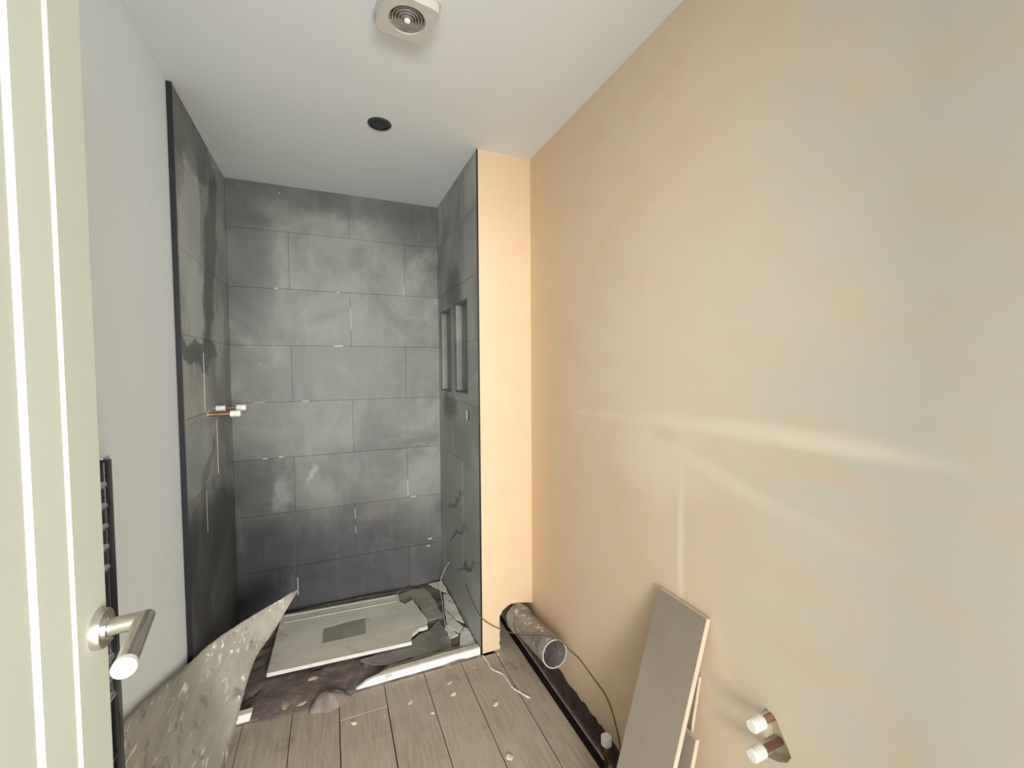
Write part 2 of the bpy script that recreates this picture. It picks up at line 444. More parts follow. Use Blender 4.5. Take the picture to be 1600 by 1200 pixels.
# ---- nib wall between shower and long plaster wall, with two tiled niches
NI = [(2.405, 2.628, 1.252, 1.730), (2.088, 2.302, 1.260, 1.735)]
SLOT = (2.072, 2.118, 1.116, 1.170)
holes = NI + [SLOT]
us = sorted({YN + 0.022, YB} | {x for h in holes for x in h[:2]}); vv = sorted({0.0, H} | {x for h in holes for x in h[2:]})
nib = link('wall_nib', gridsolid(us, vv, lambda u, v: not any(h[0] < u < h[1] and h[2] < v < h[3] for h in holes), XR + 0.009, XR + 0.03, YZ), grout)
tag(nib, 'short boxed-out wall beside the shower with two tall niches', 'wall', kind='structure')
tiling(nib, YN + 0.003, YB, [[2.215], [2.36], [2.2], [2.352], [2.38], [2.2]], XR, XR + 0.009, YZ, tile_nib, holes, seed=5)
for (a, b, c, d) in NI:
    t = 0.005; D = 0.034
    n = empty('niche'); n.parent = nib
    link('side_lining', boxbm(XR + 0.001, XR + D, a, a + t, c, d), tile_back, n)
    link('side_lining', boxbm(XR + 0.001, XR + D, b - t, b, c, d), tile_back, n)
    link('sill', boxbm(XR + 0.001, XR + D, a + t, b - t, c, c + t), tile_back, n)
    link('head', boxbm(XR + 0.001, XR + D, a + t, b - t, d - t, d), tile_back, n)
    link('back_tile', boxbm(XR + D, XR + D + t, a - t, b + t, c - t, d + t), tile_back, n)
    ft = 0.004
    link('rim', gridsolid([a - ft, a, b, b + ft], [c - ft, c, d, d + ft], lambda u, v: not (a < u < b and c < v < d), XR - 0.0015, XR + 0.003, YZ), plain('niche_rim', (0.05, 0.052, 0.05), 0.5), n)
link('slot_back', boxbm(XR + 0.03, XR + 0.034, SLOT[0], SLOT[1], SLOT[2], SLOT[3]), grout, nib)
# plaster front of the nib with the broken-out bottom corner for the waste pipe
front = [(XR + 0.006, 0.0), (0.742, 0.0), (0.745, 0.012), (0.739, 0.03), (0.744, 0.05), (0.741, 0.075), (0.746, 0.1), (0.742, 0.125), (0.743, 0.168), (0.752, 0.176),
         (0.757, 0.19), (0.772, 0.199), (0.785, 0.208), (0.805, 0.214), (0.83, 0.211), (0.86, 0.207), (0.9, 0.2), (XW, 0.192), (XW, H), (XR + 0.006, H)]
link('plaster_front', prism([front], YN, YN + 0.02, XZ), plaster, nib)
link('cavity_back', boxbm(XR + 0.03, XW, 2.35, 2.36, 0, 0.4), void_mat, nib)
link('cavity_top', boxbm(XR + 0.03, XW, YN + 0.02, 2.35, 0.32, 0.33), void_mat, nib)
o = link('trim_2', boxbm(XR - 0.001, XR + 0.006, YN - 0.003, YN + 0.003, 0.0, H - 0.002, bev=0.001), black_trim)
tag(o, 'thin black tile edge trim down the nib corner', 'trim', kind='structure')

# ---- floor: separate boards running away from the camera
floor = link('floor', boxbm(XL, XW, YF, YB, -0.12, -0.10), void_mat)
tag(floor, 'worn bare floorboards with plaster dust and an open gap along the plaster wall', 'floor', kind='structure')
FX = [XL, -0.344, -0.169, 0.006, 0.189, 0.365, 0.538, 0.714, 0.833]
FY = {0: [YF, 1.3, 1.9], 1: [YF, 0.9, 1.9], 2: [YF, 1.9], 3: [YF, 0.6, 1.767, 1.9], 4: [YF, 1.1, 1.9], 5: [YF, 1.9], 6: [YF, 0.8, 1.9], 7: [YF, 1.767, 2.3]}
rnd = random.Random(8)
for i in range(8):
    ys = FY[i]
    for a, b in zip(ys, ys[1:]):
        g0, g1 = rnd.uniform(0.0008, 0.0022), rnd.uniform(0.0008, 0.0022)
        z = rnd.uniform(-0.0015, 0.0005)
        x1 = FX[i + 1] - g1
        link('floorboard', boxbm(FX[i] + g0, x1, a + 0.001, b - 0.001, -0.022 + z, z, bev=0.0015), wood, floor)
for y in (0.35, 0.85, 1.32):
    link('joist', boxbm(XL, 0.80, y, y + 0.045, -0.10, -0.0245), void_mat, floor)

# shower floor: dark screed, uneven surface
def heightfield(x0, x1, y0, y1, nx, ny, fz, zbot):
    bm = bmesh.new()
    T = [[bm.verts.new((x0 + (x1 - x0) * i / nx, y0 + (y1 - y0) * j / ny, fz(x0 + (x1 - x0) * i / nx, y0 + (y1 - y0) * j / ny))) for j in range(ny + 1)] for i in range(nx + 1)]
    for i in range(nx):
        for j in range(ny): bm.faces.new((T[i][j], T[i + 1][j], T[i + 1][j + 1], T[i][j + 1]))
    B = {}
    rim = [(i, 0) for i in range(nx)] + [(nx, j) for j in range(ny)] + [(i, ny) for i in range(nx, 0, -1)] + [(0, j) for j in range(ny, 0, -1)]
    bv = []
    for (i, j) in rim:
        c = T[i][j].co; bv.append(bm.verts.new((c.x, c.y, zbot)))
    for q in range(len(rim)):
        a = T[rim[q][0]][rim[q][1]]; b2 = rim[(q + 1) % len(rim)]; b = T[b2[0]][b2[1]]
        bm.faces.new((a, b, bv[(q + 1) % len(rim)], bv[q]))
    bm.faces.new(bv)
    return bm
screed = mat_dirty('dark_screed', ((0.11, 0.086, 0.082), (0.18, 0.15, 0.13), (0.28, 0.25, 0.21)), 6, bump=0.8)
o = link('floor_shower', heightfield(XT + 0.001, XR - 0.001, 1.902, YB - 0.001, 70, 50, lambda x, y: 0.002 + 0.010 * noise.fractal(Vector((x * 14, y * 14, 1.3)), 1.0, 2.0, 4), -0.1), screed, smooth=True)
tag(o, 'rough dark screed exposed on the shower floor', 'floor', kind='structure')

# ---- wall behind the camera with the doorway
fw_us = [XL, -0.27, 0.50, XW]; fw_vs = [-0.02, 2.02, H]
o = link('wall_front', gridsolid(fw_us, fw_vs, lambda u, v: not (-0.27 < u < 0.50 and v < 2.02), YF, YF + 0.1, XZ), white_wall)
tag(o, 'white wall with the doorway behind the camera', 'wall', kind='structure')

# ------------------------------------------------------------------ open door, left foreground
DX, D0, D1, DT = -0.25, -0.115, 0.645, 0.036
door = empty('door_1', (DX - DT / 2, D0, 0.0)); tag(door, 'open cream panelled door with a metal lever handle', 'door', kind='structure')
def dl(name, bm, mat, parent=None, smooth=False):
    o = link(name, bm, mat, parent or door, smooth)
    o.matrix_parent_inverse = Matrix.Translation(door.location).inverted() if parent is None else o.matrix_parent_inverse
    return o
link_z = 0.008
# frame of stiles and rails, two long recessed panels with stepped moulding
Y0, Y1 = D0 + 0.095, 0.5825
uu = [D0, Y0, Y1, D1]
zs = [(0.16, 1.86)]
zz = [link_z, 0.16, 1.86, 1.985]
dl('frame', gridsolid(uu, zz, lambda u, v: not (Y0 < u < Y1 and any(a < v < b for a, b in zs)), DX - DT, DX, YZ), door_paint)
def moulding(a, b, c, d):
    """stepped, sloping moulding from the frame face down to the panel"""
    prof = [(0.0, 0.0), (0.004, -0.0025), (0.0525, -0.004), (0.057, -0.0075), (0.059, -0.024), (-0.0, -0.024)]
    bm = bmesh.new(); rings = []
    for i, h in prof:
        rings.append([bm.verts.new((DX + h, y, z)) for y, z in ((a + i, c + i), (b - i, c + i), (b - i, d - i), (a + i, d - i))])
    for A, B in zip(rings, rings[1:] + rings[:1]):
        for s in range(4): bm.faces.new((A[s], A[(s + 1) % 4], B[(s + 1) % 4], B[s]))
    return bm
for c, d in zs:
    dl('moulding', moulding(Y0, Y1, c, d), door_paint)
    dl('panel', boxbm(DX - 0.028, DX - 0.0078, Y0 + 0.0572, Y1 - 0.0572, c + 0.0572, d - 0.0572), door_paint)
HZ, HY = 1.096, 0.622
bm = bmesh.new()
lathe(bm, [(0, 0.0), (0.0218, 0.0), (0.0218, 0.007), (0.0208, 0.009), (0.011, 0.0095), (0.0, 0.0095)], (DX, HY, HZ), (1, 0, 0), 40)
rose = dl('handle_rose', bm, nickel); autosmooth(rose, 30)
bm = bmesh.new(); lathe(bm, [(0.0, 0.009), (0.0125, 0.009), (0.0125, 0.0115), (0.0095, 0.0125), (0, 0.0125)], (DX, HY, HZ), (1, 0, 0), 28)
o = link('collar', bm, chrome, rose); autosmooth(o, 30)
def mitred(bm, A, B, Cc, r, seg=28):
    """two straight round bars meeting in a sharp mitre at B"""
    A, B, Cc = Vector(A), Vector(B), Vector(Cc)
    d1 = (B - A).normalized(); d2 = (Cc - B).normalized(); pn = (d1 + d2).normalized()
    n = Vector((0, 0, 1)); n = (n - d1 * n.dot(d1)).normalized(); b1 = d1.cross(n); rings = [[], [], []]
    for q in [2 * math.pi * k / seg for k in range(seg)]:
        off = (n * math.cos(q) + b1 * math.sin(q)) * r
        p = A + off; t = (B - p).dot(pn) / d1.dot(pn); pm = p + d1 * t
        L = (Cc - B).length; e = pm + d2 * (L - (pm - B).dot(d2))
        for R2, P2 in zip(rings, (p, pm, e)): R2.append(bm.verts.new(P2))
    for U, W in zip(rings, rings[1:]):
        for k in range(seg): bm.faces.new((U[k], U[(k + 1) % seg], W[(k + 1) % seg], W[k]))
    bm.faces.new(rings[0]); bm.faces.new(rings[-1])
bm = bmesh.new()
mitred(bm, (DX + 0.011, HY, HZ), (-0.2075, HY, HZ + 0.002), (-0.194, 0.534, HZ + 0.001), 0.0095)
o = dl('lever', bm, nickel); autosmooth(o, 45)
bm = bmesh.new(); lathe(bm, [(0, -0.004), (0.0102, -0.004), (0.0104, 0.003), (0.0098, 0.004), (0, 0.004)], (-0.1935, 0.530, HZ + 0.001), (0.15, -1, 0.0), 28)
o2 = link('end_cap', bm, cap_white, o); autosmooth(o2, 30); o2['label'] = 'round end of the lever, whitened as a highlight'  # white colour stands for the light caught on the lever end

# ------------------------------------------------------------------ towel radiator
rad = empty('towel_radiator', (-0.4375, 0.9, 0.41))
tag(rad, 'black ladder towel radiator on the white wall behind the door', 'radiator')
def rl(name, bm, mat, ang=35):
    o = link(name, bm, mat); o.parent = rad; o.matrix_parent_inverse = Matrix.Translation(rad.location).inverted()
    return autosmooth(o, ang)
for y0 in (0.655, 1.103):
    o = rl('post', boxbm(-0.455, -0.42, y0, y0 + 0.034, 0.41, 1.208, bev=0.0035), blk_chrome)
    bm = boxbm(-0.452, -0.423, y0 + 0.002, y0 + 0.032, 1.2085, 1.2145, bev=0.002)
    rl('post_cap', bm, chrome)
for z in [1.160, 1.117, 1.075, 1.033, 0.991, 0.846, 0.806, 0.766, 0.726, 0.60, 0.56, 0.52, 0.48]:
    bm = bmesh.new(); tube(bm, [(-0.4295, 0.686, z), (-0.4295, 1.106, z)], 0.0108, 16); rl('rung', bm, chrome if z > 0.7 else blk_chrome)
for y in (0.75, 1.02):
    for z in (1.14, 0.5):
        bm = bmesh.new(); tube(bm, [(XL, y, z), (-0.44, y, z)], 0.009, 14); rl('wall_bracket', bm, chrome)

# ------------------------------------------------------------------ ceiling fittings
fan = empty('extractor_fan', (0.222, 1.252, H)); tag(fan, 'square white extractor fan with round grille on the ceiling', 'fan')
fan.rotation_euler = (0, 0, math.radians(8))
def sq_ring(s, rad_, z0, z1, hole_r, n=48):
    """rounded square plate with a round hole, local coords"""
    out = []
    for k in range(n):
        q = 2 * math.pi * k / n
        c, s_ = math.cos(q), math.sin(q)
        e = 8.0
        r = s / ((abs(c) ** e + abs(s_) ** e) ** (1 / e)); out.append((r * c, r * s_))
    inn = [(hole_r * math.cos(2 * math.pi * k / n), hole_r * math.sin(2 * math.pi * k / n)) for k in range(n)]
    return prism([out, inn], z0, z1, XY)
o = link('housing', sq_ring(0.074, 0.01, -0.034, -0.001, 0.051), fan_white, fan); autosmooth(o, 35)
link('base_plate', sq_ring(0.079, 0.01, -0.008, -0.0005, 0.045), fan_white, fan)
bm = bmesh.new(); lathe(bm, [(0, -0.003), (0.0505, -0.003), (0.0505, -0.005), (0, -0.005)], (0, 0, 0), (0, 0, 1), 40); link('duct', bm, fan_dark, fan)
for i, r in enumerate((0.048, 0.040, 0.032, 0.024, 0.016)):
    bm = bmesh.new()
    z = -0.030 - 0.0016 * i
    lathe(bm, [(r - 0.0022, z + 0.010), (r + 0.0022, z + 0.006), (r + 0.0022, z), (r - 0.0022, z + 0.002), (r - 0.0022, z + 0.010)], (0, 0, 0), (0, 0, 1), 40)
    o = link('grille_ring', bm, fan_grey, fan); autosmooth(o, 35)
bm = bmesh.new(); lathe(bm, [(0, -0.041), (0.006, -0.040), (0.0095, -0.036), (0.0095, -0.026), (0, -0.026)], (0, 0, 0), (0, 0, 1), 24)
o = link('hub', bm, cap_white, fan); autosmooth(o, 40); o['label'] = 'hub whitened as a highlight'  # the glint on the hub is put into its white colour
for a in (0.4, 0.4 + 2.094, 0.4 + 4.189):
    bm = boxbm(0.009, 0.0515, -0.0013, 0.0013, -0.031, -0.024); bmesh.ops.rotate(bm, verts=bm.verts, cent=(0, 0, 0), matrix=Matrix.Rotation(a, 3, 'Z'))
    link('spoke', bm, fan_grey, fan)

sp = empty('ceiling_spotlight', (0.212, 1.872, H)); tag(sp, 'round black recessed spotlight, switched off, in the ceiling', 'spotlight')
bm = bmesh.new(); lathe(bm, [(0.037, -0.001), (0.037, -0.005), (0.044, -0.006), (0.0475, -0.003), (0.0475, 0.0), (0.037, 0.0)], (0, 0, 0), (0, 0, 1), 48)
autosmooth(link('rim', bm, lamp_rim, sp), 30)
bm = bmesh.new(); lathe(bm, [(0, -0.0042), (0.02, -0.0038), (0.0368, -0.0025), (0.0368, -0.0005), (0, -0.0005)], (0, 0, 0), (0, 0, 1), 48)
autosmooth(link('lens', bm, lamp_dark, sp), 30)

# ------------------------------------------------------------------ pipes
def capped(name, label, a, b, r=0.0078, cap=(0.0145, 0.036), sleeve=None, group=None, cat='pipe'):
    """copper tail from a to b, white push-on cap at b"""
    a = Vector(a); b = Vector(b); d = (b - a).normalized()
    e = empty(name, a); tag(e, label, cat, group)
    L = (b - a).length
    bm = bmesh.new(); tube(bm, [Vector(), d * (L - 0.01)], r, 18); autosmooth(link('copper_tail', bm, copper, e), 40)
    R, Lc = cap; s = L - Lc * 0.6
    prof = [(0, s), (R * 0.85, s), (R, s + 0.002), (R, s + Lc * 0.35), (R * 0.9, s + Lc * 0.37), (R * 0.9, s + Lc * 0.45), (R, s + Lc * 0.47), (R, s + Lc * 0.62), (R * 0.92, s + Lc * 0.64),
            (R * 0.92, s + Lc * 0.70), (R, s + Lc * 0.72), (R, s + Lc * 0.9), (R * 0.8, s + Lc), (0, s + Lc)]
    bm = bmesh.new(); lathe(bm, prof, (0, 0, 0), d, 24); autosmooth(link('cap', bm, cap_white, e), 30)
    if sleeve:
        bm = bmesh.new(); lathe(bm, [(r, sleeve[0]), (r + 0.004, sleeve[0]), (r + 0.004, sleeve[1]), (r, sleeve[1])], (0, 0, 0), d, 20)
        autosmooth(link('sleeve', bm, cap_white, e), 30)
    return e
capped('shower_pipe', 'capped copper shower pipe nearer the camera on smeared tiles', (XT - 0.006, 2.216, 1.193), (-0.384, 2.216, 1.193), 0.0095, (0.0145, 0.04))
capped('shower_pipe', 'capped copper shower pipe with white sleeve, nearer the back wall', (XT - 0.006, 2.354, 1.208), (-0.384, 2.354, 1.208), 0.009, (0.0145, 0.04), (0.008, 0.045))
bm = bmesh.new(); lathe(bm, [(0.009, 0.0), (0.022, 0.0), (0.02, 0.004), (0.009, 0.005)], (XT, 2.216, 1.193), (1, 0, 0), 20)
o = link('pipe_flange', bm, chrome); tag(o, 'small chrome flange round the nearer shower pipe', 'flange'); autosmooth(o, 30)
capped('tap_pipe', 'upper capped copper pipe stub in the chased plaster hole', (XW + 0.035, 0.643, 0.580), (0.868, 0.643, 0.580), 0.0085, (0.0148, 0.036))
capped('tap_pipe', 'lower capped copper pipe stub in the chased plaster hole', (XW + 0.035, 0.641, 0.513), (0.868, 0.641, 0.513), 0.0085, (0.0148, 0.036))
capped('floor_pipe', 'upright white-capped pipe rising from the floor gap', (0.872, 1.212, -0.1), (0.872, 1.212, 0.072), 0.0085, (0.019, 0.03))

# waste pipe sticking out of the broken corner
dirty_grey = mat_dirty('dirty_grey_plastic', ((0.20, 0.18, 0.165), (0.33, 0.30, 0.28), (0.16, 0.14, 0.13)), 9, 0.38, (0.66, 0.62, 0.55), 0.6, 30, (1, 0.7, 1), (0.38, 0.5), 50, (0.57, 0.64))
pa, pb = Vector((0.838, 2.12, 0.115)), Vector((0.83, 1.512, 0.204))
ax = (pb - pa).normalized()
wp = empty('waste_pipe', pb); tag(wp, 'wide dirty grey waste pipe sticking out of the broken plaster corner', 'pipe')
Lp = (pb - pa).length; Ro, Ri = 0.056, 0.0515
bm = bmesh.new(); lathe(bm, [(Ro, -Lp), (Ro, 0.0), (Ri, 0.0), (Ri, -Lp), (Ro, -Lp)], (0, 0, 0), ax, 48)
o = link('pipe_wall', bm, dirty_grey, wp); autosmooth(o, 30)
bm = bmesh.new(); lathe(bm, [(Ri, 0.0003), (Ro, 0.0003), (Ro + 0.0005, -0.003), (Ro, -0.004)], (0, 0, 0), ax, 48)
o = link('cut_rim', bm, plain('pale_plastic_edge', (0.50, 0.48, 0.44), 0.6), wp); autosmooth(o, 30)
bm = bmesh.new()
lathe(bm, [(Ro - 0.001, -0.405), (Ro + 0.006, -0.40), (Ro + 0.009, -0.385), (Ro + 0.007, -0.36), (Ro + 0.004, -0.34), (Ro - 0.001, -0.33)], (0, 0, 0), ax, 64)
bmesh.ops.subdivide_edges(bm, edges=bm.edges, cuts=1)
for v in bm.verts:
    n = noise.noise_vector(v.co * 45); v.co += n * 0.005
o = link('mortar_collar', bm, mat_dirty('mortar_collar', ((0.17, 0.15, 0.13), (0.36, 0.32, 0.28)), 16, 0.9, (0.6, 0.56, 0.5), 1.0, 40), wp, True)
o['label'] = 'lumpy grey mortar collar'

# ------------------------------------------------------------------ offcut boards leaning on the plaster wall
slabm = mat_dirty('grey_board_face', ((0.30, 0.25, 0.195), (0.355, 0.30, 0.24)), 3, 0.6, (0.47, 0.42, 0.36), 0.1, 14, (1, 1, 1.0), (0.55, 0.65), 90, (0.62, 0.70))
edgem = plain('pale_board_edge', (0.70, 0.57, 0.43), 0.75, 0, 0.06, 14)
def leaning(label, top, bot, y0, y1, th, seed, group=None):
    """top/bot = (x,z) of the room-side face; board leans on the wall"""
    T = Vector((top[0], 0, top[1])); B = Vector((bot[0], 0, bot[1])); L = (T - B).length
    ang = math.atan2(T.x - B.x, T.z - B.z)
    e = empty('board_offcut', (bot[0], (y0 + y1) / 2, bot[1])); tag(e, label, 'board', group)
    e.rotation_euler = (0, ang, 0)
    hw = (y1 - y0) / 2
    link('core', boxbm(0.0012, th, -hw, hw, 0, L), edgem, e)['label'] = 'pale cut edge'
    link('grey_face', boxbm(0.0, 0.0012, -hw + 0.0008, hw - 0.0008, 0.0005, L - 0.0008), slabm, e)
    return e
leaning('tallest grey-faced board offcut leaning on the plaster wall', (0.902, 0.722), (0.683, 0.003), 0.812, 0.99, 0.0155, 1)
leaning('middle board offcut tucked behind the tall grey one', (0.905, 0.545), (0.80, 0.002), 0.838, 1.00, 0.010, 2)
leaning('shortest board offcut, half hidden behind the tall grey one', (0.852, 0.420), (0.745, 0.002), 0.797, 0.94, 0.014, 3)

# ------------------------------------------------------------------ shower floor debris
boardm = mat_dirty('pale_cement_board', ((0.56, 0.535, 0.45), (0.68, 0.66, 0.575), (0.48, 0.445, 0.37)), 3.5, 0.85, None, 0.25, 18, (0.5, 1.5, 1), bscale=80)
tb = [(-0.271, 2.600), (0.346, 2.566), (0.343, 2.480), (0.366, 2.440), (0.416, 2.467), (0.428, 2.38), (0.436, 2.331), (0.452, 2.25), (0.442, 2.18), (0.420, 2.176), (0.398, 2.178), (0.36, 2.150), (0.351, 2.139), (0.343, 2.087), (-0.286, 2.123)]
tb = ragged(tb, 0.02, 0.003, 3, keep=(0, 13, 14))
rect = [(-0.060, 2.378), (0.07, 2.393), (0.149, 2.393), (0.141, 2.243), (-0.064, 2.250)]
tbo = empty('tray_board', (0.06, 2.33, 0.014)); tag(tbo, 'pale grey shower base board with a rectangular cut-out and torn right end', 'board')
def tl(name, bm, mat):
    o = link(name, bm, mat); o.parent = tbo; o.matrix_parent_inverse = Matrix.Translation(tbo.location).inverted(); return o
tl('board', prism([tb, rect], 0.022, 0.040, XY), boardm)
tl('cut_out_base', prism([[(-0.0595, 2.3775), (0.07, 2.3925), (0.1485, 2.3925), (0.1405, 2.2435), (-0.0635, 2.2505)]], 0.016, 0.0390, XY), mat_dirty('dusty_grey_base', ((0.25, 0.235, 0.20), (0.33, 0.31, 0.265)), 8))
tl('front_edge', prism([[(-0.286, 2.119), (0.343, 2.083), (0.343, 2.087), (-0.286, 2.123)]], 0.024, 0.041, XY), plain('white_board_edge', (0.72, 0.71, 0.66), 0.8))
for y in (2.585, 2.52):
    tl('ridge', prism([[(-0.255, y), (0.33, y - 0.03), (0.33, y - 0.036), (-0.255, y - 0.006)]], 0.039, 0.0425, XY), boardm)
for x in (-0.2, 0.1, 0.27):
    tl('packer', boxbm(x, x + 0.06, 2.2, 2.5, 0.006, 0.022), screed)

memb = mat_dirty('torn_grey_membrane', ((0.17, 0.16, 0.138), (0.24, 0.225, 0.195), (0.32, 0.305, 0.27)), 7, 0.8, None, 0.5)
def sheet(name, label, cat, pts, z0, z1, mat, seed=1, amp=0.004, group=None, step=0.02):
    o = link(name, prism([ragged(pts, step, amp, seed)], z0, z1, XY), mat)
    return tag(o, label, cat, group)
sheet('membrane_piece', 'torn dark grey membrane beside the torn end of the pale board', 'membrane',
      [(0.33, 2.10), (0.352, 2.135), (0.40, 2.172), (0.46, 2.19), (0.515, 2.25), (0.535, 2.12), (0.522, 1.998), (0.43, 2.012), (0.30, 2.010), (0.21, 2.005), (0.15, 2.03), (0.10, 2.085), (0.2, 2.10)], 0.010, 0.0145, memb, 4)
sheet('membrane_piece', 'greyish membrane flap behind the torn end of the pale board', 'membrane',
      [(0.35, 2.60), (0.44, 2.63), (0.52, 2.62), (0.545, 2.45), (0.545, 2.27), (0.46, 2.27), (0.452, 2.35), (0.445, 2.44), (0.425, 2.49), (0.37, 2.47), (0.35, 2.5)], 0.010, 0.0145,
      mat_dirty('dusty_membrane', ((0.27, 0.25, 0.205), (0.38, 0.355, 0.30), (0.19, 0.175, 0.15)), 8, 0.85, None, 0.5), 5)
tape = mat_dirty('pale_sealing_tape', ((0.58, 0.555, 0.48), (0.74, 0.715, 0.64), (0.40, 0.365, 0.30)), 7, 0.8, None, 0.3)
tp = [('pale triangular sealing strip in the far shower corner', [(0.55, 2.66), (0.636, 2.66), (0.636, 2.5), (0.6, 2.56)], 0.016),
      ('torn pale sealing strip along the foot of the nib tiles', [(0.606, 2.5), (0.638, 2.48), (0.638, 2.17), (0.60, 2.22), (0.575, 2.36)], 0.018),
      ('broken pale mortar slab in the middle of the nib foot', [(0.57, 2.34), (0.596, 2.21), (0.62, 2.13), (0.586, 2.09), (0.545, 2.18), (0.56, 2.26)], 0.020),
      ('small cracked mortar flake beside the wire end', [(0.54, 2.2), (0.58, 2.085), (0.53, 2.07), (0.522, 2.15)], 0.014),
      ('pale mortar wedge meeting the white edging at the nib corner', [(0.624, 2.12), (0.638, 2.1), (0.638, 1.955), (0.56, 1.985), (0.59, 2.08)], 0.022)]
for i, (lab, pts, z) in enumerate(tp):
    sheet('mortar_strip', lab, 'mortar', pts, z - 0.006, z, tape, 20 + i, 0.003)

# white edging strip along the front of the shower
white_edge = plain('white_edging', (0.86, 0.85, 0.80), 0.5, 0, 0.03)
es = empty('edging_strip', (0.35, 1.92, 0.0)); tag(es, 'long white edging strip with slanted broken end at the shower front', 'edging')
def el(name, bm, mat):
    o = link(name, bm, mat); o.parent = es; o.matrix_parent_inverse = Matrix.Translation(es.location).inverted(); return o
bm = prism([[(0.070, 0.001), (0.640, 0.001), (0.640, 0.036), (0.150, 0.033), (0.118, 0.026)]], 1.912, 1.926, XZ); el('upstand', bm, white_edge)
bm = prism([ragged([(0.150, 1.926), (0.640, 1.926), (0.640, 1.950), (0.44, 1.953), (0.30, 1.948), (0.20, 1.944)], 0.03, 0.003, 6)], 0.026, 0.032, XY)
el('ledge', bm, mat_dirty('chalky_ledge', ((0.62, 0.56, 0.46), (0.74, 0.70, 0.62)), 9, 0.8))
bm = bmesh.new()
for i, (wd, off) in enumerate(((0.0016, 0), (0.003, 0.005), (0.0012, 0.010), (0.0024, 0.0145), (0.0014, 0.019), (0.003, 0.0235))):
    box(bm, 0.196 + off, 0.196 + off + wd, 1.9112, 1.9121, 0.017, 0.031)
el('printed_marks', bm, plain('faded_print', (0.22, 0.19, 0.15), 0.7))
es2 = link('edging_strip', prism([[(-0.41, 0.002), (-0.322, 0.002), (-0.312, 0.034), (-0.41, 0.034)]], 1.908, 1.936, XZ), white_edge)
tag(es2, 'short white edging remnant beside the torn sheet', 'edging')
sheet('mortar_bed', 'flat brown mortar bed behind the white edging strip', 'mortar', [(0.17, 1.955), (0.62, 1.958), (0.60, 1.992), (0.40, 1.998), (0.22, 1.99)], 0.006, 0.016,
      mat_dirty('brown_mortar', ((0.30, 0.25, 0.19), (0.42, 0.36, 0.28)), 10), 9)

# dirt spread over the front edge of the shower and a mound of it
dirtm = mat_dirty('brown_dirt', ((0.13, 0.10, 0.09), (0.20, 0.16, 0.138), (0.28, 0.235, 0.20)), 11, 0.95, None, 1.0)
def pile(name, label, cx, cy, rx, ry, h, seed, mat, n=40, rings=14, base=0.0):
    bm = bmesh.new(); top = bm.verts.new((cx, cy, base + h)); prev = None
    for k in range(1, rings + 1):
        t = k / rings; ring = []
        for s in range(n):
            q = 2 * math.pi * s / n
            e = 1 + 0.30 * noise.noise(Vector((math.cos(q) * 1.6, math.sin(q) * 1.6, seed)))
            x = cx + rx * t * e * math.cos(q); y = cy + ry * t * e * math.sin(q)
            z = base + h * (1 - t * t) * (1 + 0.3 * noise.noise(Vector((x * 22, y * 22, seed)))) + (0.0025 * noise.noise(Vector((x * 70, y * 70, seed))) if k < rings else 0)
            ring.append(bm.verts.new((x, y, max(z, base) if k < rings else base)))
        if prev is None:
            for s in range(n): bm.faces.new((top, ring[s], ring[(s + 1) % n]))
        else:
            for s in range(n): bm.faces.new((prev[s], ring[s], ring[(s + 1) % n], prev[(s + 1) % n]))
        prev = ring
    bm.faces.new(prev)
    o = link(name, bm, mat, None, True); tag(o, label, 'dirt', kind='stuff'); return o
pile('dirt_spread', 'dark brown rubble dust spread before the pale board', -0.12, 1.99, 0.26, 0.115, 0.014, 2.0, dirtm, 64, 18, 0.0005)
pile('dirt_mound', 'small mound of dusty dirt at the slanted end of the white edging', -0.035, 1.885, 0.085, 0.055, 0.042, 5.0,
     mat_dirty('dusty_dirt', ((0.17, 0.14, 0.12), (0.29, 0.245, 0.21)), 14, 0.95, None, 1.0), 40, 14, 0.0005)
pile('dirt_ridge', 'broken mortar ridge along the foot of the back tiles', 0.02, 2.655, 0.40, 0.03, 0.018, 9.0, mat_dirty('mortar_ridge', ((0.13, 0.115, 0.095), (0.25, 0.225, 0.19)), 16, 0.95, None, 1.0), 60, 8, 0.003)

# torn, curled sheet between the left wall and the floor
top = catmull([(-0.488, 1.20, 0.56), (-0.488, 1.35, 0.509), (-0.4875, 1.567, 0.436), (-0.482, 1.80, 0.350), (-0.443, 1.93, 0.336), (-0.374, 2.02, 0.338), (-0.303, 2.09, 0.341), (-0.161, 2.20, 0.356)], 8)
bot = catmull([(-0.372, 1.20, 0.003), (-0.371, 1.50, 0.004), (-0.366, 1.70, 0.015), (-0.350, 1.80, 0.064), (-0.335, 1.88, 0.13), (-0.307, 2.00, 0.197), (-0.253, 2.10, 0.234), (-0.160, 2.201, 0.352)], 8)
bm = bmesh.new(); rows = []
NV = 14
for i, (a, b) in enumerate(zip(top, bot)):
    row = []
    s = i / (len(top) - 1)
    for j in range(NV + 1):
        t = j / NV
        p = a.lerp(b, t)
        sag = math.sin(math.pi * t) * (a - b).length * 0.10 * (1 - s * 0.6)
        p = p + Vector((-0.55, 0.0, -0.8)) * sag * (1 if p.x > -0.47 else 0.4)
        p.x = max(p.x, -0.4875)
        if 0 < i < len(top) - 1 and j in (0, NV): p += Vector((0, 0, 1)) * 0.004 * noise.noise(Vector((i * 1.7, j, 3)))
        row.append(bm.verts.new(p))
    rows.append(row)
for A, B in zip(rows, rows[1:]):
    for j in range(NV): bm.faces.new((A[j], B[j], B[j + 1], A[j + 1]))
